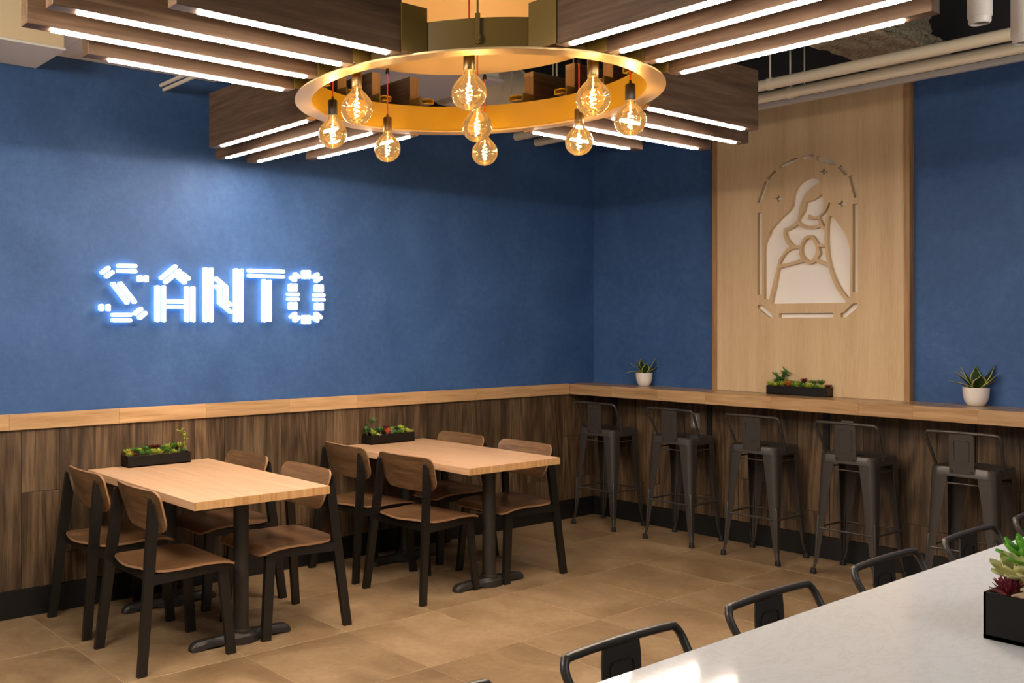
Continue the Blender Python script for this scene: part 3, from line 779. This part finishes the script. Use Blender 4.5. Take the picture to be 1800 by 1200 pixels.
# ------------------------------------------------------------------ metal bar stools
def make_stool():
    t = thing('bar_stool', '', 'stool', (0, 0, 0), 0, '')
    SH = .745; hs = .158
    # seat pan: rounded square top with a dished middle and a skirt
    def rr(h, rad, n=6):
        out = []
        for q, (sx, sy) in enumerate(((1, 1), (-1, 1), (-1, -1), (1, -1))):
            for i in range(n+1):
                a = PI/2*q+PI/2*i/n; out.append((sx*(h-rad)+rad*math.cos(a), sy*(h-rad)+rad*math.sin(a)))
        return out
    rings = [(hs+.004, .045, SH-.050), (hs+.001, .045, SH-.008), (hs-.004, .043, SH), (hs-.022, .035, SH-.001), (hs-.030, .03, SH-.007), (.03, .028, SH-.010)]
    vs = []; n = len(rr(1, .1))
    for h, rad, z in rings: vs += [(x, y, z) for x, y in rr(h, rad)]
    fs = []
    for i in range(len(rings)-1):
        for k in range(n): l = (k+1) % n; fs.append((i*n+k, i*n+l, (i+1)*n+l, (i+1)*n+k))
    fs.append(tuple((len(rings)-1)*n+k for k in range(n)))
    k0 = len(vs); vs += [(x, y, z) for h, rad, z in ((hs+.001, .043, SH-.050), (hs-.003, .04, SH-.012)) for x, y in rr(h, rad)]
    for k in range(n): l = (k+1) % n; fs.append((k, l, k0+l, k0+k)); fs.append((k0+k, k0+l, k0+n+l, k0+n+k))
    fs.append(tuple(k0+n+k for k in range(n)))
    st = MB().add(vs, fs).build('seat', 'stool_gunmetal', t, smooth=.5)
    MB().box((0, 0, SH-.0095), (.075, .022, .001), .0003).build('hand_slot', 'rubber', st, smooth=.3)
    # legs: folded corner channels that taper to a small foot
    for sx in (1, -1):
        for sy in (1, -1):
            sta = [(SH-.012, .157, .090), (.55, .163, .070), (.35, .170, .052), (.18, .177, .037), (.10, .180, .028), (.055, .184, .020), (.012, .192, .017)]
            mb = MB(); vs = []; m_ = 9
            for z, c, arm_ in sta:
                rad = min(.030, arm_*.45); pts = [(c-arm_, c)]
                for i in range(5):
                    a = PI/2-PI/2*i/4; pts.append((c-rad+rad*math.cos(a), c-rad+rad*math.sin(a)))
                pts.append((c, c-arm_))
                th = .003; inner = [(c-th, c-arm_)]
                for i in range(5):
                    a = PI/2*i/4; q = max(rad-th, .002); inner.append((c-rad+q*math.cos(a), c-rad+q*math.sin(a)))
                inner.append((c-arm_, c-th))
                loop = pts+inner
                vs += [(sx*x, sy*y, z) for x, y in loop]
            m_ = len(loop); fs = []
            for i in range(len(sta)-1):
                for k in range(m_): l = (k+1) % m_; fs.append((i*m_+k, i*m_+l, (i+1)*m_+l, (i+1)*m_+k))
            fs += [tuple(range(m_)), tuple((len(sta)-1)*m_+k for k in range(m_))]
            lo = mb.add(vs, fs).build('leg', 'stool_gunmetal', t, smooth=.5)
            # pressed rib down the lower corner
            rb = [(.36, .1705), (.34, .1725), (.10, .1815), (.075, .1815)]
            MB().tube([(sx*(c-.009), sy*(c-.009), z) for z, c in rb], [.004, .0095, .0085, .003], 8).build('rib', 'stool_gunmetal', lo, smooth=.8)
            MB().lathe([(0, 0), (.017, 0), (.019, .004), (.0165, .022), (.014, .034), (0, .036)], 14, (sx*.182, sy*.182, 0)).build('foot_cap', 'rubber', lo)
    # foot rungs and seat brace
    for z, c, r in ((.285, .168, .0065), (.655, .150, .0045)):
        for a, b in (((-1, -1), (-1, 1)), ((1, -1), (1, 1)), ((-1, -1), (1, -1)), ((-1, 1), (1, 1))):
            p, q = Vector((a[0]*c, a[1]*c, z)), Vector((b[0]*c, b[1]*c, z)); d = (q-p).normalized()
            p += d*.018; q -= d*.018
            MB().tube([p, p+d*.02, p+d*.035, q-d*.035, q-d*.02, q], [r*1.4, r*1.4, r, r, r*1.4, r*1.4], 8).build('rung' if z < .5 else 'brace', 'stool_gunmetal', t, smooth=.9)
    # low hoop back on the -x side
    ctrl = [(-.052, -.161, SH-.02), (-.068, -.165, SH+.012), (-.118, -.173, SH+.10), (-.148, -.179, SH+.150), (-.160, -.179, SH+.172), (-.167, -.170, SH+.187), (-.170, -.150, SH+.192)]
    path = ctrl+[(-.173, 0, SH+.194)]+[(x, -y, z) for x, y, z in ctrl[::-1]]
    sm = []
    for i in range(len(path)-1):
        p0, p1, p2, p3 = [Vector(path[max(0, min(len(path)-1, i+k-1))]) for k in range(4)]
        for k in range(4):
            u = k/4; sm.append(.5*((2*p1)+(p2-p0)*u+(2*p0-5*p1+4*p2-p3)*u*u+(3*p1-p0-3*p2+p3)*u**3))
    sm.append(Vector(path[-1]))
    MB().tube(sm, .0085, 10).build('back_hoop', 'stool_gunmetal', t, smooth=.9)
    def slat(u, v):
        z = SH-.030+v*(.217); x = -.165 if z < SH-.005 else -.165-.008*(z-SH+.005)/.2
        return (x, (-.060+.12*u)*(1.0 if v < .9 else 1.0-.06*(v-.9)*10), z), (-1, 0, -.08)
    bk = MB().plate(slat, 4, 8, .003).build('back_panel', 'stool_gunmetal', t, smooth=.6)
    # pressed rectangle
    zr0, zr1, yr = SH+.030, SH+.155, .036
    loop = [(-yr+.008, zr0), (yr-.008, zr0), (yr, zr0+.008), (yr, zr1-.008), (yr-.008, zr1), (-yr+.008, zr1), (-yr, zr1-.008), (-yr, zr0+.008)]
    MB().tube([(-.1675-.008*(z-SH)/.2, y, z) for y, z in loop], .0024, 6, closed=True).tube([(-.1625-.008*(z-SH)/.2, y, z) for y, z in loop], .0024, 6, closed=True).build('pressed_rib', 'stool_gunmetal', bk, smooth=.9)
    for y in (-.048, .048):
        MB().lathe([(0, 0), (.0065, 0), (.0055, .005), (0, .006)], 10).bm(bmesh.new()) if 0 else None
        MB().tube([(-.160, y, SH-.018), (-.173, y, SH-.018)], .0055, 10).build('bolt', 'rubber', t)
    return t
s0 = make_stool()
wall_st = [(-.3385, 'first from the corner'), (-.966, 'second from the corner'), (-1.56, 'third from the corner'), (-2.15, 'fourth from the corner'), (-2.755, 'fifth from the corner, before the right pot')]
for i, (y, nm) in enumerate(wall_st):
    t = s0 if i == 0 else copy_tree(s0)
    t.location = (-.272, y, 0); t['label'] = 'dark metal stool at the oak wall counter, '+nm
    t['group'] = 'metal stools along the wall counter'
    t.rotation_euler = (0, 0, random.uniform(-.02, .02))
tab_st = [(-5.47, 'only its hoop tip showing at the bottom edge'), (-4.93, 'the nearest whole hoop at the bottom edge'), (-4.395, 'second whole hoop from the bottom edge'), (-3.835, 'third whole hoop, before the fourth wall stool'), (-3.305, 'fourth whole hoop, before the fifth wall stool'), (-2.79, 'farthest one, cut by the right edge')]
for x, nm in tab_st:
    t = copy_tree(s0); t.location = (x, -3.975, 0); t.rotation_euler = (0, 0, -PI/2)
    t['label'] = 'dark metal stool behind the white table, '+nm; t['group'] = 'metal stools along the white table'

# ------------------------------------------------------------------ white quartz table
wt = thing('communal_table', 'long bar height table with a glossy white stone top in the right foreground', 'table', (-3.7, -4.75, 0))
MB().box((0, .02, 1.052), (3.5, 1.20, .030), .0025, seg=2).build('tabletop', 'quartz', wt, smooth=.2)
for x in (-1.45, 1.45): MB().box((x, -.02, .518), (.10, .62, 1.036), .004).build('end_panel', 'black_base', wt)
MB().box((0, -.02, .95), (2.8, .08, .15), .003).build('apron', 'black_base', wt)

# ------------------------------------------------------------------ plants
def leaf_mb(mb, M, L, W, curl=.3, th=.12, seg=4, m=0, tipw=.0, bulge=.55):
    """fleshy leaf along +x from the origin, lifted by curl"""
    vs = []; fs = []
    for i in range(seg+1):
        f = i/seg; w_ = W*math.sin(PI*min(1, max(.0, f*.86+.12)))**bulge*(1 if i < seg else .12)
        x = L*f; z = L*curl*f*f
        t_ = W*th*(1-.6*f)
        vs += [(x, w_/2, z), (x, 0, z-t_-W*.12), (x, -w_/2, z), (x, 0, z+t_*.3-W*.05)]
    for i in range(seg):
        for k in range(4): l = (k+1) % 4; fs.append((i*4+k, i*4+l, i*4+4+l, i*4+4+k))
    fs += [(0, 1, 2, 3), tuple(seg*4+k for k in (3, 2, 1, 0))]
    mb.add([M @ Vector(v) for v in vs], fs, m)
def rosette_mesh(kind, R, seed):
    rnd = random.Random(seed); mb = MB()
    spec = {'rose': [(3, .45, 1.25, .5, .45), (5, .7, .9, .5, .35), (7, .95, .5, .55, .3), (8, 1.05, .2, .55, .3)],
            'spike': [(4, .6, 1.3, .22, .1), (7, .9, 1.0, .22, .1), (9, 1.0, .65, .22, .15), (9, 1.0, .3, .22, .2)],
            'coral': [(4, .9, 1.3, .26, .0), (7, 1.0, .95, .26, .15), (8, 1.0, .55, .26, .2)],
            'jade': [(3, .7, 1.25, .6, .1), (5, .8, .8, .6, .1), (5, .85, .3, .6, .1)]}[kind]
    for ri, (n, l, el, wd, cu) in enumerate(spec):
        for k in range(n):
            a = 2*PI*(k+.5*(ri % 2))/n+rnd.uniform(-.15, .15)
            M = Matrix.Translation((0, 0, R*.18)) @ Matrix.Rotation(a, 4, 'Z') @ Matrix.Rotation(-el+rnd.uniform(-.1, .1), 4, 'Y') @ Matrix.Translation((R*.06, 0, 0))
            leaf_mb(mb, M, R*l*rnd.uniform(.9, 1.08), R*wd, cu, .16, 3, 0, bulge=.6 if kind != 'jade' else .45)
    mb.tube([(0, 0, -R*.5), (0, 0, R*.25)], R*.12, 6)
    return mb
ROS = {}
def rosette(parent, kind, mat, loc, R, rz=0, tilt=(0, 0)):
    key = (kind, mat)
    if key not in ROS: ROS[key] = rosette_mesh(kind, 1.0, len(ROS)+3).mesh('succulent', mat, 1.0)
    o = put('succulent', ROS[key], parent, loc, (tilt[0], tilt[1], rz)); o.scale = (R, R, R)
    return o
def trailer(parent, pts, mat, n, lw, seed):
    rnd = random.Random(seed)
    P = [Vector(p) for p in pts]; sm = []
    for i in range(len(P)-1):
        p0, p1, p2, p3 = [P[max(0, min(len(P)-1, i+k-1))] for k in range(4)]
        for k in range(5):
            u = k/5; sm.append(.5*((2*p1)+(p2-p0)*u+(2*p0-5*p1+4*p2-p3)*u*u+(3*p1-p0-3*p2+p3)*u**3))
    sm.append(P[-1]); mb = MB().tube(sm, .0011, 5)
    for j in range(n):
        q = sm[int((j+1)/n*(len(sm)-1))]; 
        for k in range(4):
            M = Matrix.Translation(q) @ Matrix.Rotation(rnd.uniform(0, 6.28), 4, 'Z') @ Matrix.Rotation(rnd.uniform(-.9, .6), 4, 'Y')
            leaf_mb(mb, M, lw*1.3*rnd.uniform(.8, 1.2), lw*.8, .2, .1, 3)
    return mb.build('trailing_stem', mat, parent, smooth=1)
def planter(label, loc, L, D, H, plants, trail=None, grp='long black succulent planters'):
    t = thing('succulent_planter', label, 'planter', loc, 0, grp)
    w_ = .004; mb = MB()
    mb.box((0, 0, .003), (L, D, .006))
    for sy in (1, -1): mb.box((0, sy*(D/2-w_/2), H/2), (L, w_, H), .0006)
    for sx in (1, -1): mb.box((sx*(L/2-w_/2), 0, H/2), (w_, D-.0002, H), .0006)
    mb.build('box', 'planter_black', t, smooth=.3)
    b = bmesh.new(); bmesh.ops.create_grid(b, x_segments=40, y_segments=12, size=.5)
    for v in b.verts: v.co = Vector((v.co.x*(L-.009), v.co.y*(D-.009), H-.012+random.uniform(-.002, .003)))
    g = MB().bm(b).build('pebbles', 'pebbles', t, smooth=0); tag(g, kind='stuff')
    for (kind, mat, x, y, z, R, rz, tx, ty) in plants: rosette(t, kind, mat, (x, y, H-.012+z), R, rz, (tx, ty))
    if trail: trailer(t, *trail)
    return t
def mix(L, D, seed, pal, accents, z=0):
    rnd = random.Random(seed); out = []
    n = int(L/.036)
    for row, (y, zo) in enumerate(((-D*.27, .004), (D*.24, .020))):
        for i in range(n):
            x = -L/2+.022+(L-.044)*(i+.5*row*.6)/(n-.4)
            if x > L/2-.015: continue
            kind, mat = rnd.choice(pal)
            out.append([kind, mat, x+rnd.uniform(-.004, .004), y+rnd.uniform(-.006, .006), zo+rnd.uniform(-.003, .008), rnd.uniform(.028, .039), rnd.uniform(0, 6), rnd.uniform(-.1, .35) if row == 0 else rnd.uniform(-.2, .2), rnd.uniform(-.25, .25)])
    for (kind, mat, x, y, z, R) in accents:
        out = [o for o in out if (o[2]-x)**2+(o[3]-y)**2 > (R*.75)**2]
        out.append([kind, mat, x, y, z, R, 1.0, .25 if y < 0 else 0, 0])
    return out
PAL = [('rose', 'leaf_green'), ('spike', 'leaf_lime'), ('rose', 'leaf_lime'), ('rose', 'leaf_blue'), ('jade', 'leaf_dark'), ('spike', 'leaf_green'), ('rose', 'leaf_green')]
planter('black succulent planter with a curling stem at its right end, on the left table', (-3.994, -.058, .7455), .394, .098, .062,
  mix(.394, .098, 4, PAL, [('rose', 'leaf_red', -.165, .0, .016, .024), ('rose', 'leaf_maroon', -.145, -.025, .008, .022), ('rose', 'leaf_maroon', -.02, .03, .034, .026), ('rose', 'leaf_maroon', .02, .03, .034, .025),
   ('spike', 'leaf_lime', .0, -.022, .006, .036), ('spike', 'leaf_green', .055, -.02, .010, .034), ('rose', 'leaf_lime', .10, -.02, .004, .028)]),
  ([(.165, .0, .06), (.185, .0, .10), (.182, .0, .145), (.165, .0, .175), (.155, .0, .178)], 'leaf_lime', 7, .017, 5))
planter('black planter of succulents with a bright orange red one, on the table by the corner', (-2.258, -.060, .7455), .388, .098, .062,
  mix(.388, .098, 9, PAL, [('coral', 'leaf_red', -.035, -.028, .006, .040), ('rose', 'leaf_maroon', .0, .028, .034, .028), ('rose', 'leaf_maroon', -.035, .03, .030, .02), ('spike', 'leaf_lime', -.155, -.02, .008, .036), ('rose', 'leaf_cream', -.12, -.03, .0, .024), ('jade', 'leaf_dark', .15, .01, .022, .028)]),
  ([(-.175, .02, .06), (-.178, .02, .10), (-.155, .02, .135), (-.12, .02, .150), (-.105, .02, .148)], 'leaf_green', 7, .017, 8))
# counter planter runs along the wall (rotated)
pc = planter('dark planter of succulents with red clumps on the counter under the carved panel', (-.082, -1.694, 1.0675), .394, .105, .058,
  mix(.394, .105, 21, PAL[:3]+PAL[4:], [('coral', 'leaf_red', -.062, -.028, .004, .040), ('coral', 'leaf_maroon', .02, .02, .030, .034), ('spike', 'leaf_green', .075, .02, .026, .032), ('rose', 'leaf_maroon', .185, .0, .010, .026), ('rose', 'leaf_red', .165, .012, .008, .022)]),
  ([(-.11, .0, .05), (-.12, .0, .09), (-.10, .0, .125), (-.085, .0, .155)], 'leaf_green', 5, .030, 3))
trailer(pc, [(-.12, .01, .05), (-.135, .01, .085), (-.150, .01, .12)], 'leaf_green', 3, .030, 6)
pc.rotation_euler = (0, 0, -PI/2)
# large planter on the white table: the leaves here are big enough to be pieces of their own
bp = thing('succulent_planter', 'black planter with large cream and green succulents on the white stone table', 'planter', (-4.61, -4.41, 1.0675), 0, 'long black succulent planters')
mb = MB(); L, D, H, w_ = .40, .11, .070, .004
mb.box((0, 0, .003), (L, D, .006))
for sy in (1, -1): mb.box((0, sy*(D/2-w_/2), H/2), (L, w_, H), .0006)
for sx in (1, -1): mb.box((sx*(L/2-w_/2), 0, H/2), (w_, D-.0002, H), .0006)
mb.build('box', 'planter_black', bp, smooth=.3)
b = bmesh.new(); bmesh.ops.create_grid(b, x_segments=40, y_segments=14, size=.5)
for v in b.verts: v.co = Vector((v.co.x*(L-.009), v.co.y*(D-.009), H-.010+random.uniform(-.002, .003)))
tag(MB().bm(b).build('pebbles', 'pebbles', bp, smooth=0), kind='stuff')
LM = {}
def big_leaf(mat, W, curl):
    k = (mat, W, curl)
    if k not in LM:
        mb = MB()
        def fn(u, v):
            f = v; w__ = W*max(.02, math.sin(PI*min(.99, f*.84+.13)))**.7; uu = -1+2*u
            return (f, uu*w__/2, curl*f*f+.25*W*uu*uu*(1-f*.5)), (0, 0, 1)
        mb.plate(fn, 4, 8, .05); LM[k] = mb.mesh('leaf', mat, 1.2)
    return LM[k]
def big_rosette(loc, R, mat, rings, rz=0, tilt=(0, 0), W=.42):
    core = MB().lathe([(0, .20), (.10, .16), (.14, .0), (.08, -.3), (0, -.3)], 10).build('succulent', mat, bp, loc)
    core.scale = (R, R, R); core.rotation_euler = (tilt[0], tilt[1], rz)
    for ri, (n, l, el, cu) in enumerate(rings):
        for k in range(n):
            a = 2*PI*(k+.5*(ri % 2))/n+random.uniform(-.08, .08)
            M = Matrix.Rotation(a, 4, 'Z') @ Matrix.Rotation(-el, 4, 'Y') @ Matrix.Translation((.05, 0, 0)) @ Matrix.Scale(l, 4)
            o = put('leaf', big_leaf(mat, W, cu), core); o.matrix_local = M
big_rosette((-.112, .020, .106), .046, 'leaf_bright', [(4, .6, 1.3, .1), (6, .9, .95, .2), (8, 1.0, .55, .25), (8, 1.0, .2, .2)], tilt=(.0, -.2), W=.36)
big_rosette((-.142, .026, .088), .040, 'leaf_cream', [(4, .5, 1.25, .2), (6, .85, .8, .2), (8, 1.0, .35, .3)], tilt=(-.1, -.45), W=.62)
big_rosette((-.160, -.018, .076), .044, 'leaf_cream', [(4, .5, 1.2, .2), (7, .9, .8, .1), (8, 1.05, .4, .1)], tilt=(.1, -.5), W=.26)
rosette(bp, 'spike', 'leaf_wine', (-.172, .032, .064), .025, 0, (0, -.3)); rosette(bp, 'spike', 'leaf_wine', (-.172, .032, .070), .022, .5, (0, -.15)); rosette(bp, 'coral', 'leaf_wine', (-.172, .032, .064), .025, .9, (0, -.3))
for i, (x, y, k, m, R) in enumerate([(-.09, .02, 'rose', 'leaf_green', .04), (-.08, -.02, 'coral', 'leaf_red', .04), (-.03, .02, 'rose', 'leaf_cream', .04), (0, -.02, 'rose', 'leaf_green', .042), (.05, .02, 'spike', 'leaf_lime', .04), (.09, -.02, 'rose', 'leaf_blue', .04), (.14, .01, 'rose', 'leaf_green', .045)]):
    rosette(bp, k, m, (x, y, .075), R, i)

def snake_plant(label, loc, s, leaves):
    t = thing('potted_snake_plant', label, 'potted plant', loc, 0, 'white pots on the wall counter')
    MB().lathe([(0, 0), (.036, 0), (.042, .004), (.055, .030), (.062, .060), (.0645, .104), (.0605, .104), (.058, .094), (.0, .094)], 40).build('pot', 'white_ceramic', t, smooth=.9)
    MB().lathe([(0, .096), (.03, .097), (.059, .095), (.059, .090), (0, .090)], 24).build('soil', 'soil', t)
    for (az, el, Ln, W, droop) in leaves:
        mb = MB(); n = 9; M = Matrix.Translation((0, 0, .090)) @ Matrix.Rotation(az, 4, 'Z')
        for side in (0,):
            vs = []; fs = []; mi = []
            p = Vector((.006, 0, 0)); ang = el; Ln *= 1.25; W *= 1.35
            for i in range(n+1):
                f = i/n; w__ = W*(.55+.45*math.sin(PI*min(1, f*1.25)))*(1-max(0, f-.55)**1.6*3.3) if f < .99 else .0015
                w__ = max(w__, .001)
                cup = .30
                for q in (-1, -.78, -.25, .25, .78, 1):
                    loc_ = Vector((-math.sin(ang)*cup*w__*(q*q)*-1*.5, q*w__/2, math.cos(ang)*cup*w__*q*q*.5))
                    vs.append(M @ (p+loc_))
                p = p+Vector((math.cos(ang), 0, math.sin(ang)))*Ln/n; ang -= droop/n
            for i in range(n):
                for k in range(5): fs.append((i*6+k, i*6+k+1, i*6+7+k, i*6+6+k)); mi.append(1 if k in (0, 4) else 0)
            me = bpy.data.meshes.new('leaf'); me.from_pydata(vs, [], fs)
            me.materials.append(MATS['snake_green']); me.materials.append(MATS['snake_edge'])
            me.polygons.foreach_set('material_index', mi); me.shade_smooth()
            o = put('leaf', me, t); md = o.modifiers.new('thick', 'SOLIDIFY'); md.thickness = .0016
    t.scale = (s, s, s)
    return t
# angles are world azimuths; image right is about -33 deg, image left about 147 deg, towards the camera about 235 deg
snake_plant('white pot with a yellow edged snake plant near the corner of the counter', (-.078, -.518, 1.0675), .96,
  [(math.radians(150), .45, .125, .030, .9), (math.radians(140), .75, .115, .030, .1), (math.radians(160), 1.05, .11, .018, .0), (math.radians(60), 1.2, .11, .040, .1), (math.radians(-50), 1.05, .125, .040, .1),
   (math.radians(-35), .55, .115, .036, -.1), (math.radians(-15), .42, .10, .034, .1), (math.radians(235), 1.15, .085, .044, .2), (math.radians(290), .7, .065, .032, .3)])
snake_plant('white pot with a yellow edged snake plant at the right end of the counter', (-.078, -2.700, 1.0675), 1.02,
  [(math.radians(150), .40, .135, .026, .2), (math.radians(140), .80, .125, .026, .1), (math.radians(120), 1.0, .10, .034, .0), (math.radians(100), 1.15, .115, .042, .1), (math.radians(20), 1.15, .12, .042, .1),
   (math.radians(-45), .95, .135, .038, -.1), (math.radians(-35), .50, .135, .038, -.15), (math.radians(-60), .8, .11, .046, .1), (math.radians(225), 1.1, .080, .056, .2), (math.radians(285), .65, .075, .034, -.1), (math.radians(300), .9, .06, .036, .2)])
